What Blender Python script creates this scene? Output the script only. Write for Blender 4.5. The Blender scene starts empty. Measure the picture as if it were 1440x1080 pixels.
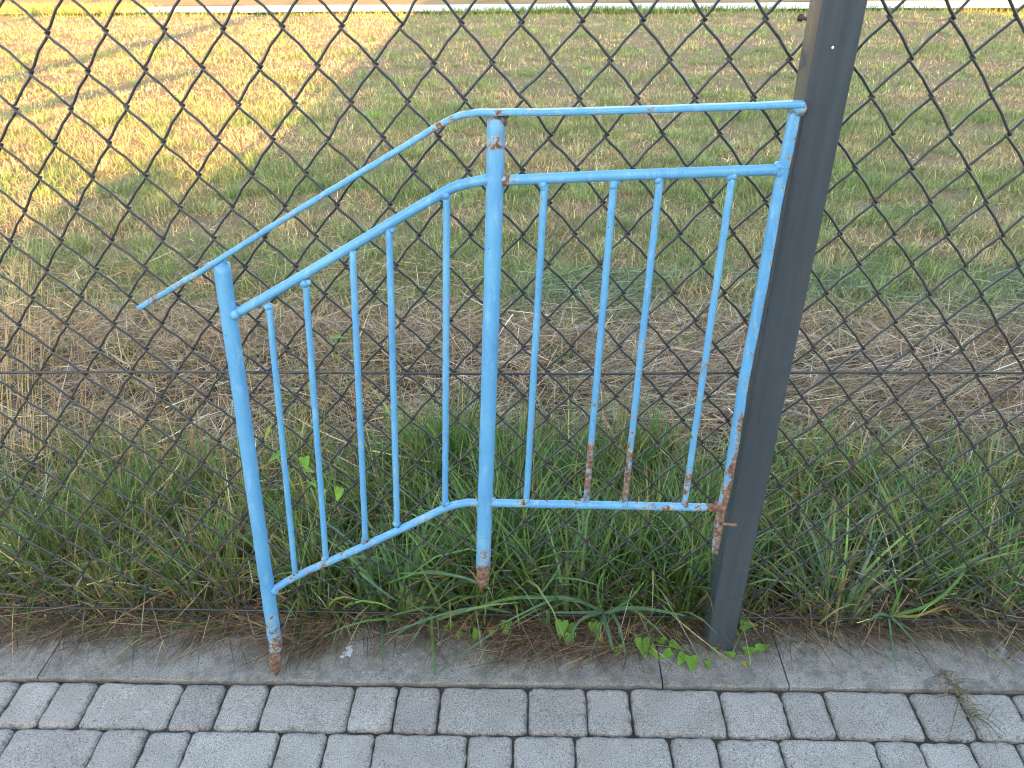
import bpy, bmesh, math, random
import numpy as np
from mathutils import Vector, Matrix

# ------------------------------------------------------------------ camera, sky, sun, exposure
S = 1.3                                   # all "local" lengths below are multiplied by this to get metres
R_ = np.array([0.99955672, 0.02548488, -0.01539076])
U_ = np.array([-0.00056674, 0.53315345, 0.84601837])
W_ = np.array([-0.02976631, 0.84563463, -0.53293156])
CAM = np.array([0.0, -0.9781403, 0.1211611]); FPX = 1081.26
scene = bpy.context.scene
cd = bpy.data.cameras.new('camera'); co = bpy.data.objects.new('camera', cd)
scene.collection.objects.link(co)
cd.sensor_width = 36; cd.lens = 36 * FPX / 1440; cd.clip_end = 3000; cd.clip_start = 0.02
m = Matrix.Identity(4)
for k in range(3):
    m[k][0], m[k][1], m[k][2], m[k][3] = R_[k], U_[k], -W_[k], CAM[k] * S
co.matrix_world = m
scene.camera = co

SUN_EL = math.radians(12)
w = bpy.data.worlds.new('World'); scene.world = w; w.use_nodes = True
nt = w.node_tree
sky = nt.nodes.new('ShaderNodeTexSky'); sky.sky_type = 'NISHITA'; sky.sun_disc = False
sky.sun_elevation = SUN_EL; sky.sun_rotation = math.radians(180)
sky.air_density = 1.0; sky.dust_density = 2.5; sky.ozone_density = 0.6
nt.links.new(sky.outputs[0], nt.nodes['Background'].inputs[0])
nt.nodes['Background'].inputs[1].default_value = 0.15
sd = bpy.data.lights.new('sun', 'SUN'); sd.energy = 3.6; sd.angle = math.radians(0.5); sd.color = (1.0, 0.56, 0.19)
so = bpy.data.objects.new('sun', sd); scene.collection.objects.link(so)
so.rotation_euler = (math.radians(90) - SUN_EL, 0, 0); so.location = (0, -20, 10)
vs = scene.view_settings
vs.view_transform = 'Standard'; vs.look = 'None'; vs.gamma = 1; vs.exposure = 2.95
scene.cycles.use_denoising = True; scene.cycles.filter_width = 1.15; scene.cycles.use_adaptive_sampling = False
scene.cycles.max_bounces = 6; scene.cycles.diffuse_bounces = 3; scene.cycles.sample_clamp_indirect = 4
w.cycles.sampling_method = 'MANUAL'; w.cycles.sample_map_resolution = 1024

# ------------------------------------------------------------------ helpers
rng = np.random.default_rng(7); random.seed(7)
ZG = -1.0287                               # kerb top
def ray(x, y): return (x - 720) / FPX * R_ - (y - 540) / FPX * U_ + W_
def onY(x, y, Y): d = ray(x, y); return CAM + (Y - CAM[1]) / d[1] * d
def onZ(x, y, Z): d = ray(x, y); return CAM + (Z - CAM[2]) / d[2] * d
def onP(x, y, P, n): d = ray(x, y); return CAM + ((P - CAM) @ n) / (d @ n) * d

def link(o, parent=None):
    scene.collection.objects.link(o)
    if parent is not None: o.parent = parent
    return o
def tag(o, label=None, cat=None, group=None, kind=None):
    if label: o['label'] = label
    if cat: o['category'] = cat
    if group: o['group'] = group
    if kind: o['kind'] = kind
    return o
def empty(name, loc, label, cat, group=None):
    o = link(bpy.data.objects.new(name, None)); o.location = Vector(loc) * S; o.empty_display_size = .1
    return tag(o, label, cat, group)

class MB:
    """collects verts / faces (local units), builds ONE mesh object"""
    def __init__(s): s.v = []; s.f = []; s.a = []; s.smooth = True
    def add(s, vs_, fs, att=0.0):
        b = len(s.v); s.v += [tuple(p) for p in vs_]; s.f += [tuple(b + i for i in f) for f in fs]
        s.a += list(att) if hasattr(att, '__len__') else [att] * len(vs_)
    def tube(s, pts, rad, n=10, att=0.0, cap=True, prof=None, up=None):
        pts = [np.array(p, float) for p in pts]; N = len(pts)
        rad = rad if hasattr(rad, '__len__') else [rad] * N
        att = att if hasattr(att, '__len__') else [att] * N
        prof = prof or [(math.cos(2 * math.pi * k / n), math.sin(2 * math.pi * k / n)) for k in range(n)]
        n = len(prof)
        T = [pts[min(i + 1, N - 1)] - pts[max(i - 1, 0)] for i in range(N)]
        T = [t / (np.linalg.norm(t) + 1e-12) for t in T]
        x = np.cross(T[0], up if up is not None else ([0, 0, 1] if abs(T[0][2]) < .9 else [0, 1, 0])); x /= np.linalg.norm(x)
        vs_, at = [], []
        for i in range(N):
            x = x - (x @ T[i]) * T[i]; x /= np.linalg.norm(x); y = np.cross(T[i], x)
            for c, d in prof: vs_.append(pts[i] + rad[i] * (c * x + d * y)); at.append(att[i])
        fs = [(i * n + k, i * n + (k + 1) % n, (i + 1) * n + (k + 1) % n, (i + 1) * n + k) for i in range(N - 1) for k in range(n)]
        if cap: fs += [tuple(reversed(range(n))), tuple((N - 1) * n + k for k in range(n))]
        s.add(vs_, fs, at)
    def blob(s, c, r, att=0.0, n=8, rough=.12):
        c = np.array(c, float); vs_, fs = [], []
        r = np.array(r if hasattr(r, '__len__') else [r] * 3)
        for i in range(n // 2 + 1):
            th = math.pi * i / (n // 2)
            for k in range(n):
                ph = 2 * math.pi * k / n
                vs_.append(c + r * (1 + random.uniform(-rough, rough)) * np.array([math.sin(th) * math.cos(ph), math.sin(th) * math.sin(ph), math.cos(th)]))
        for i in range(n // 2):
            for k in range(n): fs.append((i * n + k, (i + 1) * n + k, (i + 1) * n + (k + 1) % n, i * n + (k + 1) % n))
        s.add(vs_, fs, att)
    def box(s, x0, x1, y0, y1, z0, z1):
        v = [(x, y, z) for z in (z0, z1) for y in (y0, y1) for x in (x0, x1)]
        s.add(v, [(0, 2, 3, 1), (4, 5, 7, 6), (0, 1, 5, 4), (2, 6, 7, 3), (0, 4, 6, 2), (1, 3, 7, 5)])
    def build(s, name, mat, parent=None, scale=S, smooth=True, attname='rust', origin=None):
        me = bpy.data.meshes.new(name)
        V = np.array(s.v, float) * scale
        off = np.zeros(3)
        if parent is not None: off = np.array(parent.location)
        elif origin is not None: off = np.array(origin, float) * scale
        me.from_pydata((V - off).tolist(), [], s.f)
        a = me.attributes.new(attname, 'FLOAT', 'POINT'); a.data.foreach_set('value', np.array(s.a, np.float32))
        if smooth: me.polygons.foreach_set('use_smooth', [True] * len(me.polygons))
        me.materials.append(mat); me.update()
        o = link(bpy.data.objects.new(name, me), parent)
        if parent is None: o.location = off
        return o

# ------------------------------------------------------------------ materials
def mat(name):
    M = bpy.data.materials.new(name); M.use_nodes = True
    t = M.node_tree; return M, t, t.nodes['Principled BSDF']
def nd(t, typ, ins=None, **kw):
    n = t.nodes.new(typ)
    for k, v in kw.items(): setattr(n, k, v)
    for k, v in (ins or {}).items():
        if isinstance(v, bpy.types.NodeSocket): t.links.new(v, n.inputs[k])
        else: n.inputs[k].default_value = v
    return n
def co_(t, kind='Object'): return nd(t, 'ShaderNodeTexCoord').outputs[kind]
def geo_(t): return nd(t, 'ShaderNodeNewGeometry').outputs['Position']
def noise(t, vec, scale, detail=4, rough=.6):
    return nd(t, 'ShaderNodeTexNoise', {'Vector': vec, 'Scale': scale, 'Detail': detail, 'Roughness': rough}).outputs['Fac']
def ramp(t, fac, stops):
    n = nd(t, 'ShaderNodeValToRGB', {'Fac': fac}); e = n.color_ramp.elements
    while len(e) > 1: e.remove(e[0])
    e[0].position, e[0].color = stops[0][0], (*stops[0][1], 1) if hasattr(stops[0][1], '__len__') else (stops[0][1],) * 3 + (1,)
    for p, c in stops[1:]:
        x = e.new(p); x.color = (*c, 1) if hasattr(c, '__len__') else (c, c, c, 1)
    return n.outputs['Color']
def mix(t, fac, a, b, mode='MIX'):
    n = nd(t, 'ShaderNodeMix', data_type='RGBA', blend_type=mode)
    for k, v in ((0, fac), (6, a), (7, b)):
        if isinstance(v, bpy.types.NodeSocket): t.links.new(v, n.inputs[k])
        else: n.inputs[k].default_value = (*v, 1) if hasattr(v, '__len__') else v
    return n.outputs[2]
def math_(t, op, a, b=0.0, clamp=False):
    n = nd(t, 'ShaderNodeMath', operation=op, use_clamp=clamp)
    for k, v in ((0, a), (1, b)):
        if isinstance(v, bpy.types.NodeSocket): t.links.new(v, n.inputs[k])
        else: n.inputs[k].default_value = v
    return n.outputs[0]
def bump(t, p, h, strength, dist=.01):
    b = nd(t, 'ShaderNodeBump', {'Height': h, 'Strength': strength, 'Distance': dist}); t.links.new(b.outputs[0], p.inputs['Normal'])

def blue_paint():
    M, t, p = mat('blue_paint'); c = geo_(t)
    at = nd(t, 'ShaderNodeAttribute', attribute_name='rust').outputs['Fac']
    stretch = nd(t, 'ShaderNodeMapping', {'Vector': c, 'Scale': (1, 1, .25)}).outputs[0]
    paint = ramp(t, noise(t, c, 9, 5), [(.3, (.095, .305, .545)), (.55, (.125, .365, .605)), (.75, (.18, .425, .63))])
    scuff = ramp(t, noise(t, stretch, 70, 6, .7), [(.54, 0.0), (.70, .7)])
    paint = mix(t, scuff, paint, (.27, .50, .70))
    paint = mix(t, ramp(t, noise(t, c, 150, 3, .6), [(.70, 0.0), (.735, .85)]), paint, (.055, .05, .05))
    n1 = math_(t, 'ADD', math_(t, 'MULTIPLY', noise(t, c, 38, 7, .68), .6), math_(t, 'MULTIPLY', noise(t, c, 110, 6, .7), .4))
    lvl = math_(t, 'ADD', n1, math_(t, 'MULTIPLY', at, .55))
    chip = ramp(t, lvl, [(.695, 0.0), (.715, 1.0)])
    edge = ramp(t, lvl, [(.66, 0.0), (.69, 1.0)])
    rust = ramp(t, noise(t, c, 120, 6, .7), [(.3, (.07, .032, .022)), (.46, (.18, .085, .052)), (.58, (.30, .185, .125)), (.72, (.44, .37, .30))])
    undercoat = ramp(t, noise(t, c, 60, 3), [(.42, (.46, .48, .43)), (.62, (.24, .20, .17))])
    col = mix(t, edge, paint, undercoat); col = mix(t, chip, col, rust)
    t.links.new(col, p.inputs['Base Color'])
    t.links.new(ramp(t, chip, [(0, .42), (1, .9)]), p.inputs['Roughness'])
    h = math_(t, 'ADD', math_(t, 'MULTIPLY', noise(t, stretch, 55, 5), .5), math_(t, 'MULTIPLY', chip, math_(t, 'MULTIPLY', noise(t, c, 200, 4), 1.2)))
    bump(t, p, h, .6, .004)
    return M
def coated(name, col, rough, bs=120):
    M, t, p = mat(name); c = geo_(t)
    st = nd(t, 'ShaderNodeMapping', {'Vector': c, 'Scale': (1, 1, .08)}).outputs[0]
    n = noise(t, st, 60, 5)
    t.links.new(ramp(t, n, [(.35, tuple(k * .8 for k in col)), (.65, tuple(k * 1.2 for k in col))]), p.inputs['Base Color'])
    t.links.new(ramp(t, noise(t, c, 25, 5), [(.3, rough - .08), (.7, rough + .14)]), p.inputs['Roughness'])
    bump(t, p, noise(t, c, bs, 3), .06, .002)
    return M
def post_mat():
    M, t, p = mat('anthracite_coating'); c = geo_(t)
    z = nd(t, 'ShaderNodeSeparateXYZ', {'Vector': c}).outputs['Z']
    st = nd(t, 'ShaderNodeMapping', {'Vector': c, 'Scale': (1, 1, .05)}).outputs[0]
    base = ramp(t, noise(t, st, 70, 5), [(.35, (.050, .062, .072)), (.65, (.064, .078, .089))])
    splash = math_(t, 'MULTIPLY', ramp(t, noise(t, c, 30, 6, .7), [(.48, 0.0), (.75, .5)]), ramp(t, math_(t, 'MULTIPLY_ADD', z, -1.2), [(0, 0.0), (1, 1.0)]))
    base = mix(t, splash, base, (.10, .085, .07))
    specks = ramp(t, noise(t, c, 420, 2), [(.76, 0.0), (.79, .5)])
    base = mix(t, specks, base, (.2, .2, .2))
    t.links.new(base, p.inputs['Base Color'])
    t.links.new(ramp(t, noise(t, st, 25, 5), [(.3, .22), (.7, .34)]), p.inputs['Roughness'])
    bump(t, p, noise(t, c, 220, 3), .05, .002)
    return M
def stone(name, cols, speck, island=True, sc=1.0, moss=False):
    M, t, p = mat(name); c = geo_(t)
    a = ramp(t, noise(t, c, 14 * sc, 5), [(.3, cols[0]), (.7, cols[1])])
    fine = noise(t, c, 430 * sc, 3, .7)
    a = mix(t, 1.0, a, ramp(t, fine, [(.30, 1 - speck), (.5, 1.0), (.72, 1 + speck * .8)]), 'MULTIPLY')
    dots = ramp(t, noise(t, c, 190 * sc, 2, .5), [(.27, .35), (.36, 1.0)])
    a = mix(t, 1.0, a, dots, 'MULTIPLY')
    light = ramp(t, noise(t, nd(t, 'ShaderNodeMapping', {'Vector': c, 'Location': (3, 5, 1)}).outputs[0], 260 * sc, 2), [(.70, 0.0), (.76, .6)])
    a = mix(t, light, a, (.55, .55, .53))
    stain = ramp(t, noise(t, c, 42, 6, .72), [(.63, 0.0), (.73, .5)])
    a = mix(t, stain, a, (.10, .092, .08))
    if island:
        r = nd(t, 'ShaderNodeNewGeometry').outputs['Random Per Island']
        a = mix(t, 1.0, a, ramp(t, r, [(0, .88), (1, 1.10)]), 'MULTIPLY')
    e = nd(t, 'ShaderNodeAttribute', attribute_name='rust').outputs['Fac']
    de = math_(t, 'ADD', noise(t, c, 70, 7, .8), math_(t, 'MULTIPLY', e, .12))
    a = mix(t, ramp(t, de, [(.59, 0.0), (.72, .7)]), a, (.10, .09, .072))
    if moss:
        y = nd(t, 'ShaderNodeSeparateXYZ', {'Vector': c}).outputs['Y']
        f = math_(t, 'ADD', noise(t, c, 13, 7, .8), math_(t, 'MULTIPLY', math_(t, 'ADD', y, .06), 2.2))
        a = mix(t, ramp(t, f, [(.52, 0.0), (.60, .75)]), a, (.085, .066, .045))
        a = mix(t, ramp(t, noise(t, c, 25, 7, .75), [(.46, 0.0), (.60, .65)]), a, (.13, .118, .096))
        a = mix(t, ramp(t, noise(t, c, 17, 5), [(.60, 0.0), (.72, .35)]), a, (.12, .14, .06))
    t.links.new(a, p.inputs['Base Color']); p.inputs['Roughness'].default_value = .88
    p.inputs['Specular IOR Level'].default_value = .3
    bump(t, p, math_(t, 'ADD', fine, math_(t, 'MULTIPLY', noise(t, c, 90, 4), .7)), .5, .0025)
    return M
def soil_mat(name, cols, sc=1.0):
    M, t, p = mat(name); c = geo_(t)
    big = noise(t, c, 1.1 * sc, 5, .65); fine = noise(t, c, 60 * sc, 6, .75)
    a = ramp(t, big, [(.35, cols[0]), (.5, cols[1]), (.65, cols[2])])
    a = mix(t, 1.0, a, ramp(t, fine, [(.3, .45), (.5, 1.0), (.7, 1.5)]), 'MULTIPLY')
    t.links.new(a, p.inputs['Base Color']); p.inputs['Roughness'].default_value = .95; p.inputs['Specular IOR Level'].default_value = .15
    bump(t, p, fine, .8, .02)
    return M
def blade_mat(name, trans=.3):
    M, t, p = mat(name)
    a = nd(t, 'ShaderNodeAttribute', attribute_name='Col').outputs['Color']
    c = geo_(t)
    a = mix(t, 1.0, a, ramp(t, noise(t, c, 55, 3), [(.3, .8), (.7, 1.2)]), 'MULTIPLY')
    t.links.new(a, p.inputs['Base Color']); p.inputs['Roughness'].default_value = .55; p.inputs['Specular IOR Level'].default_value = .3
    tr = nd(t, 'ShaderNodeBsdfTranslucent', {'Color': a})
    ms = nd(t, 'ShaderNodeMixShader', {0: trans, 1: p.outputs[0], 2: tr.outputs[0]})
    t.links.new(ms.outputs[0], t.nodes['Material Output'].inputs[0])
    return M
def plain(name, col, rough=.7):
    M, t, p = mat(name); c = geo_(t)
    t.links.new(ramp(t, noise(t, c, 20, 5), [(.3, tuple(k * .85 for k in col)), (.7, tuple(min(1, k * 1.12) for k in col))]), p.inputs['Base Color'])
    p.inputs['Roughness'].default_value = rough
    return M

M_BLUE = blue_paint(); M_POST = post_mat()
M_WIRE = coated('wire_coating', (.042, .041, .040), .30)
M_PAVER = stone('grey_paver_concrete', [(.305, .27, .232), (.39, .348, .302)], .85)
M_KERB = stone('weathered_kerb_concrete', [(.23, .21, .18), (.33, .30, .255)], .7, island=True, sc=.8, moss=True)
M_JOINT = soil_mat('joint_sand', [(.085, .075, .06), (.12, .105, .082), (.15, .13, .10)], 4)
M_SOIL = soil_mat('field_soil', [(.17, .12, .07), (.24, .17, .10), (.18, .145, .075)])
M_DARK = soil_mat('dark_topsoil', [(.06, .038, .02), (.09, .055, .03), (.11, .072, .038)], 3)  # dark brown soil beneath the grass strip
M_PLOW = soil_mat('ploughed_soil', [(.22, .15, .07), (.28, .19, .09), (.22, .17, .07)])
M_ROAD = soil_mat('pale_road', [(.66, .66, .63), (.70, .70, .67), (.74, .73, .70)], 2)
M_GRASS = blade_mat('grass_blades', .3); M_STRAW = blade_mat('dry_straw', .15); M_LEAF = blade_mat('leaf_green', .35)

# ------------------------------------------------------------------ ground, field, road
def hfield(x, y):
    return .012 * np.sin(x * 3.1 + 1.3 * np.sin(y * 1.7)) * np.sin(y * 2.3 + .7) + .006 * np.sin(x * 11 + y * 7) * np.sin(y * 13 - x * 3)
def ground_z(x, y): return ZG - .012 + hfield(x, y) * np.clip((np.asarray(y) - .1) / .5, 0, 1)
def sheet(name, mat_, xs, ys, zf, kind='structure'):
    X, Y = np.meshgrid(xs, ys); Z = zf(X, Y) * np.ones_like(X)
    V = np.stack([X, Y, Z], -1).reshape(-1, 3) * S; nx, ny = len(xs), len(ys)
    F = [(j * nx + i, j * nx + i + 1, (j + 1) * nx + i + 1, (j + 1) * nx + i) for j in range(ny - 1) for i in range(nx - 1)]
    me = bpy.data.meshes.new(name); me.from_pydata(V.tolist(), [], F); me.materials.append(mat_)
    me.polygons.foreach_set('use_smooth', [True] * len(F))
    return tag(link(bpy.data.objects.new(name, me)), kind=kind)
def span(a, b, d, far):
    return np.concatenate([[-far], np.arange(a, b + 1e-6, d), [far]])
RY = lambda x: 9.45 - .062 * (x + 3.1)          # near edge of the road
sheet('ground', M_JOINT, np.array([-400, -5, 5, 400.]), np.array([-400, -8, .0, .02]), lambda x, y: ZG - .0125)
sheet('field', M_SOIL, span(-14, 14, .12, 400), np.concatenate([np.array([.02]), np.arange(.1, 14, .12), [400]]), ground_z)
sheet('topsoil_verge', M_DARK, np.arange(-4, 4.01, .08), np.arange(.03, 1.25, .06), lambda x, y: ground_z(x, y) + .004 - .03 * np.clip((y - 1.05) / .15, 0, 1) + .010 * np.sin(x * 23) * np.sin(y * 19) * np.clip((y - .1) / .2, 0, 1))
def band(name, mat_, y0, y1, z, x0=-60, x1=60):
    mb = MB(); n = 120
    xs = np.linspace(x0, x1, n)
    for i, x in enumerate(xs):
        a, b = RY(x) + y0 + .05 * math.sin(x * 2.1) + .03 * math.sin(x * 5.3), RY(x) + y1 + .04 * math.sin(x * 1.7)
        mb.v += [(x, a, z), (x, b, z)]; mb.a += [0, 0]
    mb.f = [(2 * i, 2 * i + 2, 2 * i + 3, 2 * i + 1) for i in range(n - 1)]
    return tag(mb.build(name, mat_), kind='structure')
band('road', M_ROAD, 0, .68, ZG + .018)
band('ploughed_field', M_PLOW, .72, 60, ZG + .016)

# ------------------------------------------------------------------ pavement and kerb
def paver(mb, x0, x1, y0, y1, z, th=.035):
    r = .0105; g = .0013
    x0 += g; x1 -= g; y0 += g; y1 -= g
    out = []
    for cx, cy, a0 in ((x1 - r, y1 - r, 0), (x0 + r, y1 - r, 90), (x0 + r, y0 + r, 180), (x1 - r, y0 + r, 270)):
        for k in range(5):
            a = math.radians(a0 + 22.5 * k); out.append((cx + r * math.cos(a), cy + r * math.sin(a)))
    pts = []
    for i, p in enumerate(out):                      # densify, so that edges can be a little uneven
        q = out[(i + 1) % len(out)]; L = math.hypot(q[0] - p[0], q[1] - p[1]); k = max(1, int(L / .012))
        pts += [(p[0] + (q[0] - p[0]) * j / k, p[1] + (q[1] - p[1]) * j / k) for j in range(k)]
    ph = [random.uniform(0, 6.28) for _ in range(4)]
    n = len(pts); cx, cy = (x0 + x1) / 2, (y0 + y1) / 2
    jit = [.0007 * math.sin(x * 160 + ph[0]) + .0006 * math.sin(y * 210 + ph[1]) + random.gauss(0, .00045) for x, y in pts]
    tx, ty = random.gauss(0, .012), random.gauss(0, .012); z += random.gauss(0, .0008)
    vs_ = []
    at_ = []
    for ins, dz, ea in ((0, -th, 1), (0, -.007, 1), (.0012, -.0035, 1), (.0035, -.0012, .8), (.0065, 0, .5), (.016, .0002, 0)):
        at_ += [ea] * n
        for (x, y), j in zip(pts, jit):
            dx, dy = cx - x, cy - y; L = math.hypot(dx, dy)
            k = (ins + j * (1 if ins < .005 else .3)) / L * 1.25
            X, Y = x + dx * k, y + dy * k
            vs_.append((X, Y, z + dz + tx * (X - cx) + ty * (Y - cy)))
    fs = [(l * n + i, l * n + (i + 1) % n, (l + 1) * n + (i + 1) % n, (l + 1) * n + i) for l in range(5) for i in range(n)]
    fs.append(tuple(5 * n + i for i in range(n)))
    mb.add(vs_, fs, at_)
ZP = ZG - .0045
pv = MB()
def row(px, yimg, y0, y1):
    xs = [onZ(x, yimg, ZP)[0] for x in px]
    wd = [.072, .145, .072, .1, .145, .073]
    while xs[-1] < 3.2: xs.append(xs[-1] + random.choice(wd))
    while xs[0] > -3.2: xs.insert(0, xs[0] - random.choice(wd))
    for a, b in zip(xs[:-1], xs[1:]): paver(pv, a, b, y0, y1, ZP)
row([11, 69, 125, 249, 310, 373, 495, 557, 619, 742, 825, 886, 1015, 1102, 1162, 1283, 1353, 1427], 987, -.2195, -.1295)
row([3, 132, 197, 260, 388, 456, 524, 656, 721, 809, 943, 1010, 1099, 1233, 1297, 1367], 1053, -.3095, -.2195)
y = -.3095
while y > -1.9:
    row([random.uniform(0, 60)], 1053, y - .09, y); y -= .09
pavement = tag(pv.build('pavement', M_PAVER, smooth=False), kind='structure')
tag(pavement, 'grey concrete block pavement of rounded setts in rows')
kb = MB()
def kerb_piece(x0, x1, y0=-.1275, y1=.02):
    nx = max(2, int((x1 - x0) / .02)); g = .0012; xs = np.linspace(x0 + g, x1 - g, nx + 1)
    prof = [(y0, -.06), (y0, -.003), (y0 + .001, -.001), (y0 + .003, 0), (y0 + .04, .0004), (y0 + .09, -.0004), (y1, -.001), (y1, -.06)]
    vs_ = [(x, py + (random.gauss(0, .0006) if k in (1, 2, 3) else 0), ZG + pz + (random.gauss(0, .0004) if 0 < k < 7 else 0)) for x in xs for k, (py, pz) in enumerate(prof)]
    n = len(prof)
    fs = [(i * n + k, (i + 1) * n + k, (i + 1) * n + k + 1, i * n + k + 1) for i in range(nx) for k in range(n - 1)]
    fs += [tuple(range(n)), tuple(reversed([nx * n + k for k in range(n)]))]
    kb.add(vs_, fs)
ka, kc = onZ(930, 950, ZG)[0], onZ(1107, 955, ZG)[0]
L = 1.1
kerb_piece(ka, kc)
x = ka
while x > -3.2: kerb_piece(x - L, x); x -= L
x = kc
while x < 3.2: kerb_piece(x, x + L); x += L
kerb = tag(kb.build('kerb', M_KERB, smooth=False), kind='structure')

# ------------------------------------------------------------------ chain link fence
A = .035; B = .043415; X0 = -.576551
CX = [0.000134, -5e-05, 0.001378, 0.000969, -0.003279, -0.004216, -0.000274, -0.000781, -0.001625, 0.004674]
CZ = [0.003648, 0.004646, 0.00503, 0.003687, 0.000609, -0.002827, -0.000966, -0.006529, -0.001447, -0.001607]
def sag(i, j):
    u = np.clip((i - 15) / 20, -1.15, 1.15); v = np.clip((j - 10) / 12, -1, 1.2)
    b = [u ** p * v ** q for p in range(4) for q in range(4 - p)]
    return sum(c * k for c, k in zip(CX, b)), sum(c * k for c, k in zip(CZ, b))
fence = empty('chain_link_fence', (.3, 0, ZG), 'dark grey chain link fence with a leaning-looking square post between pavement and field', 'fence')
fence['label'] = 'dark grey chain link fence with one square post between pavement and field'
wm = MB(); r = .0018; J0, J1 = -9, 24
for k in range(-42, 74):
    pts = []
    jit = [(random.gauss(0, .0015), random.gauss(0, .0015)) for _ in range(J1 - J0 + 2)]
    for j in range(J0, J1 + 1):
        left = (k + j) % 2 == 0
        i = k if left else k + 1
        dx, dz = sag(i, j); jx, jz = jit[j - J0]
        nx = X0 + i * A + dx; nz = -j * B + dz + (jz if left else 0)
        s = -1 if left else 1
        # the wire comes in on the front, loops round its neighbour and leaves on the back
        f = -1 if left else 1
        for (ox, oy, oz) in ((-.0052, -1.25 * f, .0078), (-.0008, -1.15 * f, .0030), (.0030, 0, 0), (-.0008, 1.15 * f, -.0030), (-.0052, 1.25 * f, -.0078)):
            pts.append((nx + s * ox, oy * r, nz + oz))
        if j < J1:                                    # slight bow of the straight run
            i2 = k if (k + j + 1) % 2 == 0 else k + 1
            d2x, d2z = sag(i2, j + 1)
            pts.append((nx + (X0 + i2 * A + d2x - nx) * .5 + -.0007 * s, f * r * .9, nz + (-(j + 1) * B + d2z - nz) * .5 + .0012))
    wm.tube(pts, r, n=6)
mesh_o = wm.build('wire_mesh', M_WIRE, fence)
def wire(px, r_, y, amp=.0015):
    P = [onY(*q, y) for q in px]; d = P[1] - P[0]
    mb = MB(); mb.tube([P[0] + d * t_ + np.array([0, 0, amp * math.sin(t_ * 9)]) for t_ in np.linspace(-1.0, 2.0, 60)], r_, n=8)
    mb.build('tension_wire', M_WIRE, fence)
wire(((0, 524), (1440, 525)), .0021, -.0042)
wire(((0, 854), (1440, 874)), .0021, -.0045)
mb = MB(); mb.tube([(-2.2, -.004, 9 * B - .01), (2.9, -.004, 9 * B - .01)], .0018, n=8); mb.build('tension_wire', M_WIRE, fence)
# posts: square steel tube, rounded edges
def fence_post(xc, x0, x1):
    mb = MB(); y0, y1 = -.055, -.0065; r = .004
    prof = []
    hx, hy = (x1 - x0) / 2, (y1 - y0) / 2
    for cx, cy, a0 in ((hx - r, hy - r, 0), (-hx + r, hy - r, 90), (-hx + r, -hy + r, 180), (hx - r, -hy + r, 270)):
        for k in range(5): a = math.radians(a0 + 22.5 * k); prof.append((cx + r * math.cos(a), cy + r * math.sin(a)))
    n = len(prof); zs = [ZG - .0, ZG + .3, ZG + .8, .43]
    vs_ = [(xc + p[0], (y0 + y1) / 2 + p[1], z) for z in zs for p in prof]
    fs = [(l * n + i, l * n + (i + 1) % n, (l + 1) * n + (i + 1) % n, (l + 1) * n + i) for l in range(3) for i in range(n)]
    mb.add(vs_, fs); o = mb.build('post', M_POST, fence, smooth=False)
    for q in o.data.polygons: q.use_smooth = True
    o.data.polygons.foreach_set('use_smooth', [True] * len(o.data.polygons))
    c = MB(); c.box(xc - hx - .001, xc + hx + .001, y0 - .001, y1 + .001, .43, .437); c.build('post_cap', M_WIRE, o and fence, smooth=False)
    return o
xa, xb = .3085, .3565
fp = fence_post((xa + xb) / 2, xa, xb)
for x in (xa - 1.92, xa + 1.92): fence_post(x + .024, x, x + .048)
c = onY(1171, 67, -.0562); mb = MB(); mb.blob(c, (.0016, .0006, .0018)); o = mb.build('paint_chip', plain('white_chip', (.8, .8, .8)), fence); o.parent = fp; o.location = (0, 0, 0)
fp_shift = Vector((0, 0, 0))

# ------------------------------------------------------------------ the blue railing
P0 = onZ(388, 948, ZG + .003)
ra, rb = math.radians(6.75), math.radians(-4)
ru = np.array([math.cos(rb), math.sin(rb), 0]); bk = np.array([-math.sin(rb), math.cos(rb), 0])
rv = math.sin(ra) * bk + math.cos(ra) * np.array([0, 0, 1.]); rn = np.cross(ru, rv)      # rn points to the viewer
def rp(x, y, off=0.0): return onP(x, y, P0, rn) + rn * off
rail = empty('metal_railing', P0, 'discarded sky blue stair railing with chipped rusty paint leaning on the fence post', 'railing')
def dens(P, d=.012):
    P = [np.array(p, float) for p in P]; out = [P[0]]
    for a, b in zip(P[:-1], P[1:]):
        k = max(1, int(np.linalg.norm(b - a) / d)); out += [a + (b - a) * i / k for i in range(1, k + 1)]
    return out
def smoothline(P, it=3):
    P = [np.array(p, float) for p in P]
    for _ in range(it):
        Q = [P[0]]
        for a, b in zip(P[:-1], P[1:]): Q += [a * .75 + b * .25, a * .25 + b * .75]
        P = Q + [P[-1]]
    return P
def along(P, prof_):            # prof_: [(t, value)] along normalised length
    L = np.concatenate([[0], np.cumsum([np.linalg.norm(b - a) for a, b in zip(P[:-1], P[1:])])]); L /= L[-1]
    return list(np.interp(L, [q[0] for q in prof_], [q[1] for q in prof_]))
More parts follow.
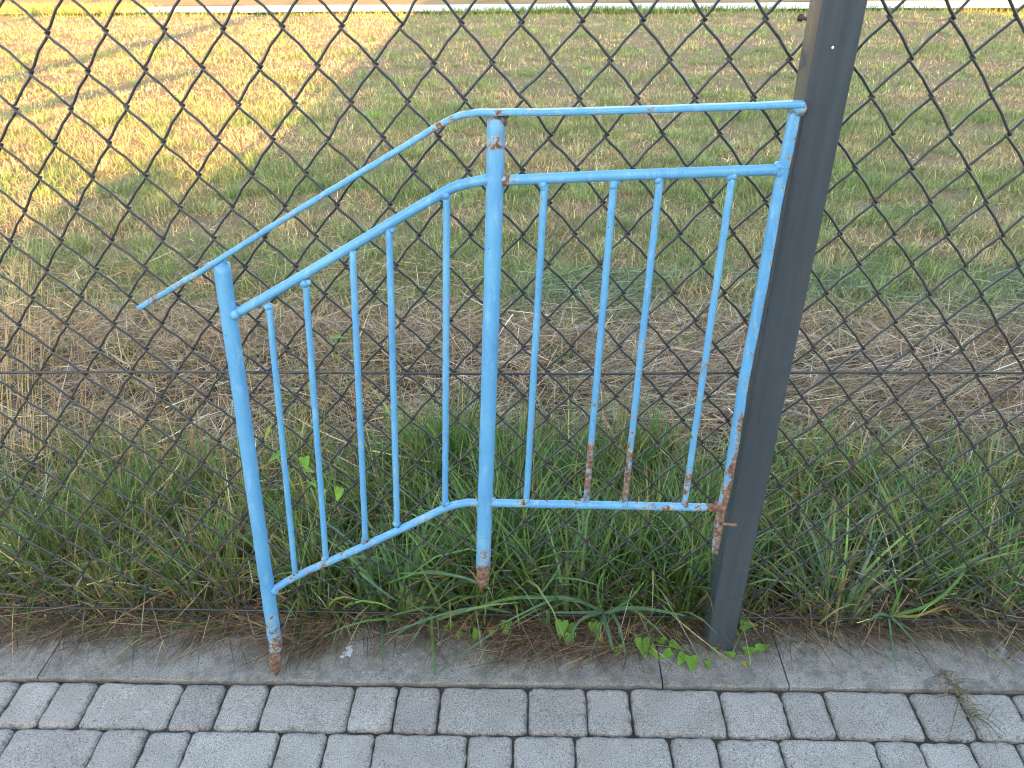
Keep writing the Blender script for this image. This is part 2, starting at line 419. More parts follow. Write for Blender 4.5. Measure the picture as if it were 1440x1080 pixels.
def bar(name, pxs, rad, rustp, n=12, smooth_it=0, welds=(), prof=None, up=None, radp=None, wobble=.0004, off=0.0):
    P = [rp(*q, off) for q in pxs]
    if smooth_it: P = smoothline(P, smooth_it)
    P = dens(P)
    P = [p + rn * random.gauss(0, wobble) + ru * random.gauss(0, wobble) * .5 if 0 < i < len(P) - 1 else p for i, p in enumerate(P)]
    R = [rad * q for q in along(P, radp)] if radp else rad
    mb = MB(); mb.tube(P, R, n=n, att=along(P, rustp), prof=prof, up=up)
    for (x, y, s, ru_) in welds:
        c = rp(x, y, off)
        for _ in range(3): mb.blob(c + np.array([random.gauss(0, s * .3) for _ in range(3)]), s * random.uniform(.75, 1.05), ru_, n=8)
    return mb.build(name, M_BLUE, rail)
LEGR = .0113
# left leg down to a rusty pointed foot on the kerb
bar('leg', [(311.3, 371), (333, 520), (357, 693), (387, 903), (388.5, 949)], LEGR, [(0, .15), (.1, .05), (.5, .06), (.8, .14), (.86, .3), (.915, .36), (.93, 1.0), (1, 1.0)],
    radp=[(0, 1), (.925, 1), (.93, .97), (.965, .86), (.985, .6), (1, .22)], welds=[(311.8, 376, .0085, .1)])
bar('leg', [(698, 167), (694, 330), (686, 593), (681, 737), (679, 822)], LEGR, [(0, .36), (.03, .28), (.08, .04), (.6, .03), (.84, .1), (.88, .32), (.945, .30), (.965, .9), (1, 1)],
    radp=[(0, .96), (.955, 1), (.97, .86), (1, .74)], welds=[(698, 170, .0085, .4)])
sq = [(a, b * .82) for a, b in [(1, -.7), (1, .7), (.7, 1), (-.7, 1), (-1, .7), (-1, -.7), (-.7, -1), (.7, -1)]]
legR = bar('leg', [(1119, 152), (1091, 288), (1075.5, 380), (1047, 530), (1032, 627), (1023.5, 680), (1013, 723), (1005, 778)], LEGR * .56, [(0, .2), (.1, .1), (.3, .15), (.6, .12), (.7, .25), (.76, .32), (.84, .40), (.92, .46), (.95, .33), (1, .4)], n=8,
    radp=[(0, 1), (.72, 1), (.93, .92), (.96, .8), (1, .66)], welds=[(1119, 153, .0085, .25), (1100, 238, .0076, .18), (1014, 714, .009, .75)], up=rn, prof=sq)
at = legR.data.attributes['rust']; V_ = np.zeros(len(legR.data.vertices) * 3); legR.data.vertices.foreach_get('co', V_); V_ = V_.reshape(-1, 3) / S + P0
A_ = np.zeros(len(V_)); at.data.foreach_get('value', A_)
q0, q1 = rp(1119, 152), rp(1005, 778); ax = (q1 - q0) / np.linalg.norm(q1 - q0); sd2 = np.cross(ax, rn); sd2 *= np.sign(sd2 @ ru)
tt = (V_ - q0) @ ax / np.linalg.norm(q1 - q0); pp = [(1119, 152), (1091, 288), (1075.5, 380), (1047, 530), (1032, 627), (1023.5, 680), (1013, 723), (1005, 778)]
cs = np.array([rp(*p) for p in pp]); side_ = (V_ - q0) @ sd2 - np.interp(tt, (cs - q0) @ ax / np.linalg.norm(q1 - q0), (cs - q0) @ sd2)
A_ = A_ + np.where(side_ > .0025, np.interp(tt, [0, .3, .6, .9, 1], [.12, .06, .16, .2, 0]), np.interp(tt, [.6, .75, .9, 1], [0, -.06, -.06, 0]))
at.data.foreach_set('value', A_.astype(np.float32))
nail = MB(); c = rp(1014, 733, .006); nail.tube([c, c + ru * .022 + rn * .001], .0022, n=8, att=1.0); nail.build('nail', M_BLUE, rail)
# flat handrail: a strip lying on the posts
flat = [(math.copysign(abs(math.cos(t_)) ** .45, math.cos(t_)) * 1.0, math.copysign(abs(math.sin(t_)) ** .45, math.sin(t_)) * .33) for t_ in [2 * math.pi * k / 16 + .1 for k in range(16)]]
def handrail(pxs, rustp, it):
    P = dens(smoothline([rp(*q) for q in pxs], it), .012); at = along(P, rustp)
    mb = MB(); n = len(flat); vs_, aa = [], []
    N = len(P)
    for i in range(N):
        T = P[min(i + 1, N - 1)] - P[max(i - 1, 0)]; T /= np.linalg.norm(T); y = np.cross(rn, T); wv = random.gauss(0, .00025)
        for a, b in flat: vs_.append(P[i] + rn * a * .0115 + y * (b * .0115 + wv)); aa.append(at[i])
    fs = [(i * n + k, i * n + (k + 1) % n, (i + 1) * n + (k + 1) % n, (i + 1) * n + k) for i in range(N - 1) for k in range(n)]
    fs += [tuple(reversed(range(n))), tuple((N - 1) * n + k for k in range(n))]
    mb.add(vs_, fs, aa); return mb.build('handrail', M_BLUE, rail)
handrail([(199, 431), (297, 373), (400, 307), (520, 235), (606, 183), (640, 163), (668, 158), (698, 158), (800, 157), (900, 154), (1000, 151), (1129, 146)],
         [(0, .15), (.05, .28), (.12, .22), (.2, .12), (.3, .26), (.36, .12), (.41, .2), (.46, .15), (.52, .22), (.56, .3), (.62, .18), (.75, .2), (.97, .12), (1, .25)], 2)
bar('rail', [(322, 447), (430, 385), (540, 319), (612, 277), (640, 262), (664, 256), (694, 251)], .0066, [(0, .1), (1, .08)], smooth_it=2, welds=[(331, 442, .0078, .1), (684, 252, .0075, .05)])
bar('rail', [(700, 254), (860, 247), (1000, 242), (1101, 238)], .0066, [(0, .5), (.03, .45), (.06, .1), (1, .12)], welds=[(712, 253, .0075, .4)])
bar('rail', [(378, 833), (415, 810), (520, 765), (600, 727), (628, 713), (652, 707), (684, 706)], .0060, [(0, .2), (.2, .3), (.6, .2), (1, .22)], smooth_it=2, welds=[(386, 829, .0068, .2)])
bar('rail', [(682, 707), (830, 710), (940, 712.5), (1014, 714)], .0060, [(0, .2), (.5, .2), (.8, .26), (.93, .3), (.95, .75), (1, .8)], welds=[(692, 707, .007, .3)])
for a, b, rs in [((378, 427), (415.5, 811), .12), ((429.5, 396), (458.5, 789), .12), ((495.5, 352), (514, 764), .13), ((547, 320), (558.5, 740), .12), ((628, 271), (626, 712), .14),
             ((766, 258), (740, 706), .14), ((863.5, 253), (824, 708), .16), ((928, 250), (878, 710), .2), ((1030, 246), (962, 712), .22)]:
    d = np.array(b, float) - a
    far = a[0] > 850
    rustp = [(0, .15), (.5, rs), (.72, rs + .04), (.84, .46 if far else rs), (.93, .42 if far else rs), (1, .3)]
    if a[0] > 1000: rustp = [(0, .15), (.7, .2), (.85, .3), (1, .3)]
    bar('baluster', [a, tuple(np.array(a) + d * .5), b], .0046, rustp, n=10, wobble=.0003, welds=[(a[0], a[1] + 3, .0056, .12), (b[0], b[1] - 3, .0052, rs + .12)])

# ------------------------------------------------------------------ vegetation
def blades(root, az, lean, curl, length, width, col, nseg=3, zmin=None, twist=None):
    """vectorised grass blades: returns verts, faces(list of arrays), colours"""
    N = len(root); t_ = np.linspace(0, 1, nseg + 1)
    d = np.stack([np.cos(az), np.sin(az)], 1)
    sd_ = np.stack([-np.sin(az), np.cos(az)], 1)
    if twist is None: twist = rng.uniform(-.9, .9, N)
    pos = root.copy(); V = np.zeros((N, nseg + 1, 2, 3))
    for k in range(nseg + 1):
        th = lean + curl * t_[k] ** 1.4
        if k > 0:
            step = (length / nseg)[:, None]
            thm = lean + curl * ((t_[k] + t_[k - 1]) / 2) ** 1.4
            pos = pos + step * np.concatenate([d * np.sin(thm)[:, None], np.cos(thm)[:, None]], 1)
            if zmin is not None: pos[:, 2] = np.maximum(pos[:, 2], zmin)
        wv = width * (1 - t_[k] ** 1.7) * .5 + width * .04
        sx = sd_ * np.cos(twist)[:, None] + d * (np.sin(twist) * np.cos(th))[:, None]
        side = np.concatenate([sx, (-np.sin(twist) * np.sin(th))[:, None]], 1)
        V[:, k, 0] = pos - side * wv[:, None]; V[:, k, 1] = pos + side * wv[:, None]
    b = (np.arange(N) * (nseg + 1) * 2)[:, None]
    F = np.concatenate([b + np.array([[2 * k, 2 * k + 1, 2 * k + 3, 2 * k + 2]]) for k in range(nseg)], 0)
    C = np.repeat(col[:, None, :], (nseg + 1) * 2, 1)
    return V.reshape(-1, 3), F, C.reshape(-1, 3)
def build_blades(name, parts, material, parent=None, origin=None):
    Vs, Fs, Cs, o = [], [], [], 0
    for V, F, C in parts: Vs.append(V); Fs.append(F + o); Cs.append(C); o += len(V)
    V = np.concatenate(Vs) * S; F = np.concatenate(Fs); C = np.concatenate(Cs)
    off = np.array(origin) * S if origin is not None else (np.array(parent.location) if parent is not None else np.zeros(3))
    V = V - off
    me = bpy.data.meshes.new(name)
    me.vertices.add(len(V)); me.vertices.foreach_set('co', V.astype(np.float32).ravel())
    me.loops.add(F.size); me.loops.foreach_set('vertex_index', F.astype(np.int32).ravel())
    me.polygons.add(len(F)); me.polygons.foreach_set('loop_start', (np.arange(len(F)) * 4).astype(np.int32))
    me.polygons.foreach_set('use_smooth', np.ones(len(F), bool))
    me.update(calc_edges=True)
    a = me.color_attributes.new('Col', 'FLOAT_COLOR', 'POINT')
    a.data.foreach_set('color', np.concatenate([C, np.ones((len(C), 1))], 1).astype(np.float32).ravel())
    me.materials.append(material)
    ob = link(bpy.data.objects.new(name, me), parent)
    if parent is None: ob.location = off
    return ob
def palette(N, cols, wts, var=.22):
    cols = np.array(cols); k = rng.choice(len(cols), N, p=np.array(wts) / sum(wts))
    c = cols[k] * np.exp(rng.normal(0, var, (N, 1))) * np.exp(rng.normal(0, .07, (N, 3)))
    return c
GREEN = [(.115, .19, .042), (.155, .245, .058), (.075, .13, .035), (.23, .275, .075)]
BLUEG = [(.13, .20, .095), (.17, .235, .13)]
DRY = [(.42, .29, .12), (.33, .19, .07), (.54, .40, .21), (.22, .125, .055)]
BROWN = [(.29, .19, .12), (.42, .32, .21), (.16, .105, .065), (.56, .46, .33)]
def wave(x, y, s, ph): return .5 + .5 * np.sin(x * s + ph + 1.7 * np.sin(y * s * .7 + ph * 2)) * np.sin(y * s * 1.1 + ph * 1.3 + 1.1 * np.sin(x * s * .6))
def up_(x, y): return np.stack([x, y, ground_z(x, y)], 1)

# tall green grass directly behind the fence, in tussocks
def tall(N, x0, x1, y0, y1, lmin, lmax, wmin, wmax, cols, wts, leanmax=.5, clumps=True):
    if clumps:
        nc = max(4, N // 38); cx = rng.uniform(x0, x1, nc); cy = rng.uniform(y0, y1, nc); ci = rng.integers(0, nc, N)
        sp = rng.normal(0, .020, (N, 2)); x = cx[ci] + sp[:, 0]; y = np.clip(cy[ci] + sp[:, 1], .004, None)
        az = np.arctan2(sp[:, 1], sp[:, 0]) + rng.normal(0, .6, N) * 1.2
        hs = rng.uniform(.65, 1.15, nc)[ci]
    else:
        x = rng.uniform(x0, x1, N); y = rng.uniform(y0, y1, N); az = rng.uniform(0, 2 * np.pi, N); hs = 1
    pt = .5 * wave(x, y, 9, 1.1) + .5 * wave(x, y, 21, 4.2)
    keep = rng.random(N) < np.clip(-.1 + 1.9 * pt, .08, 1); hs = hs * np.clip(.45 + .85 * pt, .4, 1.15); hs = hs[keep]; x, y, az = x[keep], y[keep], az[keep]; N = len(x)
    L_ = rng.uniform(lmin, lmax, N) * hs * (1 - .25 * np.clip((y - y0) / (y1 - y0), 0, 1))
    back = (y < .05) & (np.sin(az) < 0) & (rng.random(N) < .8); az = np.where(back, -az, az)
    return blades(up_(x, y), az, np.abs(rng.normal(.12, leanmax * .5, N)), rng.gamma(2.0, .42, N), L_, rng.uniform(wmin, wmax, N), palette(N, cols, wts), nseg=5)
GW = [3, 3, 2, 1.4]
parts = []
parts.append(tall(8500, -1.5, -.42, .02, .52, .10, .26, .0014, .0042, GREEN + DRY[:3], GW + [1.0, 1.2, .5], .8))
parts.append(tall(9000, -.46, .32, .015, .50, .12, .30, .0022, .0062, GREEN + BLUEG[:1] + DRY[:2], GW + [1.6, .8, .5], .5))
parts.append(tall(7600, .30, 1.7, .02, .50, .10, .27, .0020, .0056, GREEN + BLUEG + DRY[:3], GW + [1, .9, 1.2, .8, .6], .6))
parts.append(tall(4400, -2.2, 2.3, .5, 1.3, .04, .13, .0012, .003, GREEN + DRY[:1], [2, 2, 1, 2, 1], .9))
parts.append(tall(7000, -1.8, 1.9, .01, .58, .04, .14, .0012, .0028, GREEN + DRY[:2], [2, 2, 2, 1, 1.5, 1.5], .9, clumps=False))
parts.append(tall(1500, -.46, .34, .01, .40, .17, .34, .0050, .0085, [(.16, .25, .075), (.19, .29, .10), (.15, .23, .11)], [2, 2, 1], .7))
parts.append(tall(500, -1.5, -.4, .01, .45, .12, .28, .0035, .0070, [(.15, .24, .085), (.20, .26, .10), (.14, .22, .12), (.42, .34, .17)], [2, 1.5, 1, .6], 1.0))
parts.append(tall(1100, .36, 1.6, .01, .45, .14, .30, .0040, .0078, [(.16, .25, .075), (.22, .30, .10), (.15, .23, .13), (.42, .34, .17)], [2, 1.5, 1.5, .8], .8))
tag(build_blades('tall_grass', parts, M_GRASS), 'tall green grass growing behind the fence', 'grass', kind='stuff')

# dead grass: lying straw in a mat behind the green strip, and matted stalks amongst it
def lying(N, x0, x1, y0, y1, lmin, lmax, w0, w1, cols, wts, hmax, azm=None, azs=1.0, base=None, curl=.5, patch=None):
    x = rng.uniform(x0, x1, N); y = rng.uniform(y0, y1, N)
    az = rng.uniform(0, 2 * np.pi, N) if azm is None else rng.normal(azm, azs, N)
    if patch is not None: k_ = wave(x, y, 7, 2.2) * .5 + wave(x, y, 3.1, .3) * .5 + rng.normal(0, .08, N) > patch; x, y, az = x[k_], y[k_], az[k_]; N = len(x)
    p = up_(x, y); p[:, 2] = (p[:, 2] if base is None else base) + rng.uniform(0.001, 1, N) ** 2 * hmax
    lean = np.clip(rng.normal(1.48, .16, N), .9, 1.75)
    return blades(p, az, lean, rng.normal(.05, curl, N) * .5, rng.uniform(lmin, lmax, N), rng.uniform(w0, w1, N), palette(N, cols, wts, .35), nseg=4, zmin=p[:, 2] - hmax * .5 if base is None else base + .0006)
straw = []
straw.append(lying(24000, -2.2, 2.2, .50, 1.30, .06, .20, .0008, .0021, BROWN + DRY, [3, 3, 2, 2, 2, 2, 1.5, 1], .055, curl=.7))
straw.append(lying(5000, -2.6, -.2, 1.0, 1.75, .07, .22, .0010, .0024, DRY + BROWN, [2, 2, 2, 1, 2, 2, 1, 1], .05, curl=.7))
straw.append(lying(3200, .05, 1.9, .60, .98, .09, .30, .0010, .0024, BROWN + DRY[:1], [3, 2.4, 2.4, 1.4, .8], .075, 0.0, .5, curl=.5))
straw.append(lying(13000, -1.8, 1.8, .01, .62, .05, .2, .0009, .0022, BROWN + DRY, [3, 3, 2, 1, 1, 1, 1, 1], .10, curl=.8))
straw.append(lying(2200, -2.2, 2.2, .45, 1.25, .07, .22, .0014, .0030, [(.46, .36, .25), (.38, .27, .18), (.52, .44, .33), (.30, .19, .12)], [2, 2, 1.4, 1.4], .075, curl=.8))
# dry upright stalks
N = 1800; x = rng.uniform(-2.0, 2.0, N); x = np.where(rng.random(N) < .4, rng.uniform(-1.3, -.3, N), x); y = rng.uniform(.02, 1.15, N)
straw.append(blades(up_(x, y), rng.uniform(0, 6.28, N), np.abs(rng.normal(.25, .3, N)), rng.gamma(1.5, .35, N), rng.uniform(.08, .24, N), rng.uniform(.0008, .0018, N), palette(N, DRY, [2, 1, 2, 1]), nseg=4))
tag(build_blades('dead_grass_mat', straw, M_STRAW), 'brown mat of dead cut grass behind the green strip', 'dry grass', kind='stuff')

# thatch of brown strands spilling over the kerb below the wire
thatch = []
def spill(N, x0, x1, ymid, ys, lmin, lmax, azm, azs, cols, wts, h=.012):
    x = rng.uniform(x0, x1, N); y = np.clip(rng.normal(ymid, ys, N), -.09, .03); az = rng.normal(azm, azs, N)
    p = np.stack([x, y, ZG + .001 + rng.random(N) ** 2 * h], 1)
    ln = rng.uniform(lmin, lmax, N); ln = np.minimum(ln, np.where(np.sin(az) < 0, np.maximum((y + .125) / np.maximum(-np.sin(az), .05), .02), 1))
    return blades(p, az, np.clip(rng.normal(1.42, .12, N), 1.0, 1.6), rng.normal(.12, .55, N), ln, rng.uniform(.0007, .0017, N), palette(N, cols, wts, .35), nseg=4, zmin=ZG + .0008)
BRK = [(.15, .095, .06), (.21, .135, .08), (.10, .065, .042), (.32, .23, .14)]; B5 = BRK + GREEN[:1] + DRY[:1]; W5 = [3, 3, 2, 1.3, .7, 1]
thatch.append(spill(2600, -1.5, 1.4, .012, .014, .05, .16, 0, 1.6, B5, W5, .03))
thatch.append(spill(1100, -1.3, -.40, -.008, .017, .05, .15, -2.5, 1.0, B5, [3, 3, 2, 1.2, 1.6, 1]))
thatch.append(spill(380, -.48, -.36, -.02, .02, .05, .13, -2.3, .6, B5, W5))
thatch.append(spill(520, -.06, .20, -.035, .024, .04, .13, -2.7, .6, B5, [3, 4, 2, 2, .2, .8], .008))
thatch.append(spill(420, -.4, .3, -.012, .016, .04, .12, -1.5, 1.1, B5, W5))
thatch.append(spill(600, .36, 1.4, .0, .014, .04, .13, -.6, .9, B5, W5))
thatch.append(spill(130, .84, 1.3, -.035, .03, .04, .11, -1.2, 1.0, B5, W5, .006))
tag(build_blades('dry_thatch', thatch, M_STRAW), 'dry brown grass strands spilling under the wire over the kerb', 'dry grass', kind='stuff')

# crumbs of soil and grit washed over the back of the kerb and into the joints
mb = MB()
for k in range(1500):
    x = random.uniform(-1.2, 1.2)
    yy = random.gauss(-.012, .026) if k < 1100 else random.choice([-.1288, -.2195]) + random.gauss(0, .0022)
    if not (-.31 < yy < .02): continue
    z = ZG if yy > -.126 else ZG - .0085
    rr = random.uniform(.0005, .0019); c = np.array([x, yy, z + rr * .4])
    P = [c + rr * np.array(q) * random.uniform(.6, 1.3) for q in ((1, 0, 0), (0, 1, 0), (-1, 0, 0), (0, -1, 0), (0, 0, .9), (0, 0, -.6))]
    mb.add(P, [(0, 1, 4), (1, 2, 4), (2, 3, 4), (3, 0, 4), (1, 0, 5), (2, 1, 5), (3, 2, 5), (0, 3, 5)])
tag(mb.build('soil_crumbs', soil_mat('crumb_soil', [(.09, .07, .05), (.14, .115, .085), (.22, .20, .17)], 40), smooth=False), 'crumbs of soil and grit on the kerb and in the joints', 'soil', kind='stuff')

# mown field: short stubble and grass, patchy
field = []
def stubble(N, y0, y1, xw, lmin, lmax, w0, w1, seg=2):
    y = rng.uniform(y0, y1, N); x = rng.uniform(-1, 1, N) * (xw[0] + (y - y0) / (y1 - y0) * (xw[1] - xw[0]))
    keep = (y < RY(x) - .03); x, y = x[keep], y[keep]; n = len(x)
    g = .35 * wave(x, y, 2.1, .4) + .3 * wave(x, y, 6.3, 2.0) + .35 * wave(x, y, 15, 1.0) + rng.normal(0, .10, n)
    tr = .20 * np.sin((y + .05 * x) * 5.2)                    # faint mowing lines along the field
    g = g + tr - .20 * np.clip((-1.2 - x) / .9, 0, 1) * np.clip((y - 2.2) / 1.5, 0, 1)      # fewer green blades at left, colouring in the sun patch's golden light
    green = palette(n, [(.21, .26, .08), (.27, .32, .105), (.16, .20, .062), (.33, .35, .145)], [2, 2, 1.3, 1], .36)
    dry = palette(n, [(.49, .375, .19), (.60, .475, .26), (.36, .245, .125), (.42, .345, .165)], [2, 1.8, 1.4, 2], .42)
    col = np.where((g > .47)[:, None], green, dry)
    bare = (wave(x, y, 4.3, 5.0) * .5 + wave(x, y, 13.1, 3.0) * .5) > .66
    ok = ~(bare & (rng.random(n) < .75)); x, y, col, g = x[ok], y[ok], col[ok], g[ok]; n = len(x)
    ln = rng.uniform(lmin, lmax, n) * (.75 + .6 * np.clip(g, 0, 1))
    return blades(up_(x, y), rng.uniform(0, 6.28, n), np.abs(rng.normal(.75, .4, n)), rng.gamma(1.5, .35, n), ln, rng.uniform(w0, w1, n), col, nseg=seg)
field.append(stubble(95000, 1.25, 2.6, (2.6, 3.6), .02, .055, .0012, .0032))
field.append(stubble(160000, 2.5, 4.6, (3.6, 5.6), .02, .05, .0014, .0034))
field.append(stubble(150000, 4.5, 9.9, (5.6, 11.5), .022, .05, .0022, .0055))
def tufts(nc, per, y0, y1, xw, lmin, lmax, w0, w1):
    cy = rng.uniform(y0, y1, nc); cx = rng.uniform(-1, 1, nc) * (xw[0] + (cy - y0) / (y1 - y0) * (xw[1] - xw[0])); ok = cy < RY(cx) - .1; cx, cy = cx[ok], cy[ok]
    i = np.repeat(np.arange(len(cx)), per); n = len(i); sp = rng.normal(0, 1, (n, 2)) * (rng.uniform(.015, .05, len(cx))[i])[:, None] * np.array([1.5, 1])
    base = palette(len(cx), [(.17, .25, .075), (.21, .285, .095), (.26, .30, .11), (.44, .35, .17)], [3, 3, 2, 2.5], .2)[i]
    return blades(up_(cx[i] + sp[:, 0], cy[i] + sp[:, 1]), np.arctan2(sp[:, 1], sp[:, 0]) + rng.normal(0, .5, n), np.abs(rng.normal(.4, .3, n)), rng.gamma(1.5, .4, n), rng.uniform(lmin, lmax, n), rng.uniform(w0, w1, n), base * np.exp(rng.normal(0, .2, (n, 1))), nseg=3)
field.append(tufts(260, 60, 1.3, 2.6, (2.0, 2.9), .04, .085, .0014, .003))
field.append(tufts(420, 50, 2.5, 4.6, (2.9, 4.4), .04, .08, .0018, .004))
field.append(tufts(500, 40, 4.5, 8.8, (4.4, 8.0), .03, .06, .003, .006))
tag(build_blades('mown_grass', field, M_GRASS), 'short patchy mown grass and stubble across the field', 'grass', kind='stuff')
# swathe of blue-green clippings on the right
sw = [lying(9000, -.1, 2.6, 1.18, 1.62, .05, .15, .0013, .003, [(.19, .25, .13), (.25, .30, .17), (.13, .18, .09), (.34, .32, .20)], [3, 2.4, 1.5, 1.3], .04, 0.0, .8, curl=.6, patch=.47),
      lying(3000, .6, 3.0, 2.0, 2.28, .04, .12, .0014, .003, [(.18, .26, .09), (.24, .31, .12), (.13, .19, .07)], [3, 2, 2], .03, 0.0, .9, curl=.6, patch=.42)]
tag(build_blades('grass_clippings', sw, M_GRASS), 'swathe of blue-green cut grass lying beyond the fence', 'cut grass', kind='stuff')
# verge weeds at the road edge
N = 5000; x = rng.uniform(-8, 8, N); x = np.where(rng.random(N) < .5, rng.normal(.8, 1.1, N), x); y = RY(x) + rng.normal(-.05, .05, N)
N2 = 9000; x2 = rng.uniform(-9.5, -4.9, N2); y2 = RY(x2) + rng.uniform(-.05, .75, N2); k2 = rng.random(N2) < np.clip((-4.9 - x2) / .7, 0, 1); x2, y2 = x2[k2], y2[k2]; N2 = len(x2)
vg = [blades(np.stack([x2, y2, np.full(N2, ZG + .016)], 1), rng.uniform(0, 6.28, N2), np.abs(rng.normal(.5, .3, N2)), rng.gamma(1.5, .3, N2), rng.uniform(.04, .09, N2), rng.uniform(.006, .012, N2), palette(N2, [(.44, .33, .12), (.24, .28, .07)], [2, 1]), nseg=3),
      blades(up_(x, y), rng.uniform(0, 6.28, N), np.abs(rng.normal(.3, .3, N)), rng.gamma(1.5, .3, N), rng.uniform(.04, .12, N), rng.uniform(.005, .011, N), palette(N, GREEN + [(.2, .24, .11)], [2, 2, 1, 2, 2]), nseg=3)]
tag(build_blades('verge_weeds', vg, M_GRASS), 'low green weeds along the near edge of the pale road', 'weeds', kind='stuff')

# individual long blades
def ribbon(parts, P, width, col, fold=.25):
    P = smoothline(P, 3); N = len(P); vs_ = []
    for i in range(N):
        T = P[min(i + 1, N - 1)] - P[max(i - 1, 0)]; T /= np.linalg.norm(T)
        view = np.array([0, -.55, .83]); width_ = width * .8; s_ = np.cross(T, view); s_ /= np.linalg.norm(s_); nn = np.cross(s_, T)
        t_ = i / (N - 1); wv = width_ * .5 * min(1, .45 + t_ * 3) * (1 - t_ ** 3) + .0002
        vs_ += [P[i] - s_ * wv + nn * wv * fold, P[i], P[i] + s_ * wv + nn * wv * fold]
    F = np.array([q for i in range(N - 1) for q in ((3 * i, 3 * i + 1, 3 * i + 4, 3 * i + 3), (3 * i + 1, 3 * i + 2, 3 * i + 5, 3 * i + 4))])
    parts.append((np.array(vs_), F, np.repeat(np.array([col]), len(vs_), 0)))
def blade_px(parts, pts, width, col):
    """pts: (px, py, Y) points, each taken at depth Y in front of / behind the wire mesh"""
    ribbon(parts, [onY(*q) for q in pts], width, np.array(col) * random.uniform(.85, 1.15))
BG = (.125, .215, .115); GG = (.13, .24, .06)
t1 = []
for pts, wd, c in [
    ([(850, 862, -.012), (890, 852, -.03), (965, 866, -.05)], .0085, BG), ([(848, 860, -.012), (800, 838, -.022), (735, 842, -.03)], .0075, BG),
    ([(790, 842, -.01), (720, 838, -.03), (650, 862, -.035)], .0075, GG), ([(848, 864, -.012), (856, 890, -.05), (862, 915, -.075)], .0085, BG),
    ([(860, 862, -.014), (872, 880, -.045), (882, 935, -.08)], .007, BG), ([(850, 866, -.012), (835, 910, -.06), (826, 932, -.085)], .004, BG),
    ([(846, 862, -.012), (815, 868, -.03), (798, 905, -.055)], .006, BG), ([(862, 858, -.01), (885, 845, -.012), (908, 815, -.012)], .005, GG),
    ([(846, 858, -.01), (838, 830, -.012), (850, 800, .0)], .004, GG), ([(752, 846, -.012), (780, 810, -.014), (790, 790, -.012)], .005, BG),
    ([(850, 860, -.012), (810, 862, -.03), (770, 861, -.035)], .006, BG), ([(790, 838, -.012), (760, 850, -.05), (700, 880, -.065)], .0055, BG)]:
    blade_px(t1, pts, wd, c)
tag(build_blades('grass_tuft', t1, M_LEAF, origin=onY(850, 864, -.01)), 'star of broad blue-green grass blades flopping over the bottom wire right of centre leg', 'grass tuft', 'broad-bladed grass tufts over the bottom wire')
t2 = []
for pts, wd, c in [
    ([(720, 862, -.01), (660, 850, -.04), (540, 893, -.06), ], .006, BG), ([(606, 866, -.012), (608, 900, -.06), (612, 968, -.132)], .0058, GG), ([(604, 866, -.012), (590, 885, -.04), (556, 935, -.08)], .004, BG),
    ([(600, 868, -.012), (560, 890, -.04), (535, 912, -.06)], .004, BG), ([(700, 885, -.05), (650, 920, -.085), (605, 955, -.115)], .0045, BG), ([(640, 866, -.012), (610, 850, -.03), (550, 866, -.045)], .005, GG),
    ([(615, 868, -.012), (617, 890, -.04), (616, 908, -.055)], .0038, BG), ([(690, 828, -.01), (640, 806, -.012), (560, 806, .0)], .0055, BG), ([(650, 812, -.004), (600, 800, -.01), (545, 820, -.01)], .005, GG), ([(505, 804, .0), (535, 830, -.006), (560, 846, -.01)], .0055, BG)]:
    blade_px(t2, pts, wd, c)
tag(build_blades('grass_tuft', t2, M_LEAF, origin=onY(620, 866, -.01)), 'loose long grass blades drooping over the kerb left of centre leg foot', 'grass tuft', 'broad-bladed grass tufts over the bottom wire')
t3 = []
for pts, wd, c in [
    ([(1252, 868, -.01), (1258, 850, -.012), (1270, 822, -.006)], .007, GG), ([(1250, 870, -.012), (1255, 905, -.06), (1262, 950, -.1)], .0042, BG), ([(1250, 866, -.012), (1235, 862, -.03), (1222, 874, -.04)], .006, BG),
    ([(1256, 866, -.01), (1310, 852, -.01), (1350, 815, .0), (1362, 790, .01)], .007, GG), ([(1254, 868, -.012), (1275, 890, -.04), (1290, 908, -.06)], .0045, BG), ([(1258, 866, -.01), (1290, 868, -.012), (1330, 850, .0)], .006, (.36, .27, .06)), ([(1262, 866, -.01), (1262, 830, -.008), (1252, 805, .0)], .005, GG)]:
    blade_px(t3, pts, wd, c)
tag(build_blades('grass_tuft', t3, M_LEAF, origin=onY(1252, 868, -.01)), 'green grass tuft poking through the bottom wire right of the fence post', 'grass tuft', 'broad-bladed grass tufts over the bottom wire')
# tall dry stalks at far left
def stalks(parts, xr, n, Y, top, base, col):
    for _ in range(n):
        x = random.uniform(*xr); x2 = x + random.uniform(-25, 40); yt = random.uniform(*top)
        a = onY(x, base, Y); b = onY(x2, yt, Y + random.uniform(-.05, .05)); mid = (a + b) / 2 + np.array([random.uniform(-.02, .02), 0, .02])
        ribbon(parts, [a, mid, b], random.uniform(.0012, .0022), np.array(col) * random.uniform(.75, 1.25))
        if random.random() < .6:
            for k in range(10):
                p = b + (mid - b) * random.uniform(0, .35); q = p + np.array([random.gauss(0, .014), random.gauss(0, .01), random.uniform(.0, .03)])
                ribbon(parts, [p, (p + q) / 2, q], .0014, np.array(col) * random.uniform(.9, 1.4))
t4 = []; stalks(t4, (-40, 62), 26, .25, (235, 430), 640, (.54, .40, .21))
tag(build_blades('dry_stalk_clump', t4, M_STRAW, origin=(-.85, .25, ZG)), 'clump of tall straw-coloured stalks at the left end behind the mesh', 'dry plant')
t5 = []; stalks(t5, (60, 160), 8, .35, (380, 480), 640, (.38, .26, .15)); stalks(t5, (150, 260), 7, .28, (560, 640), 760, (.34, .22, .12))
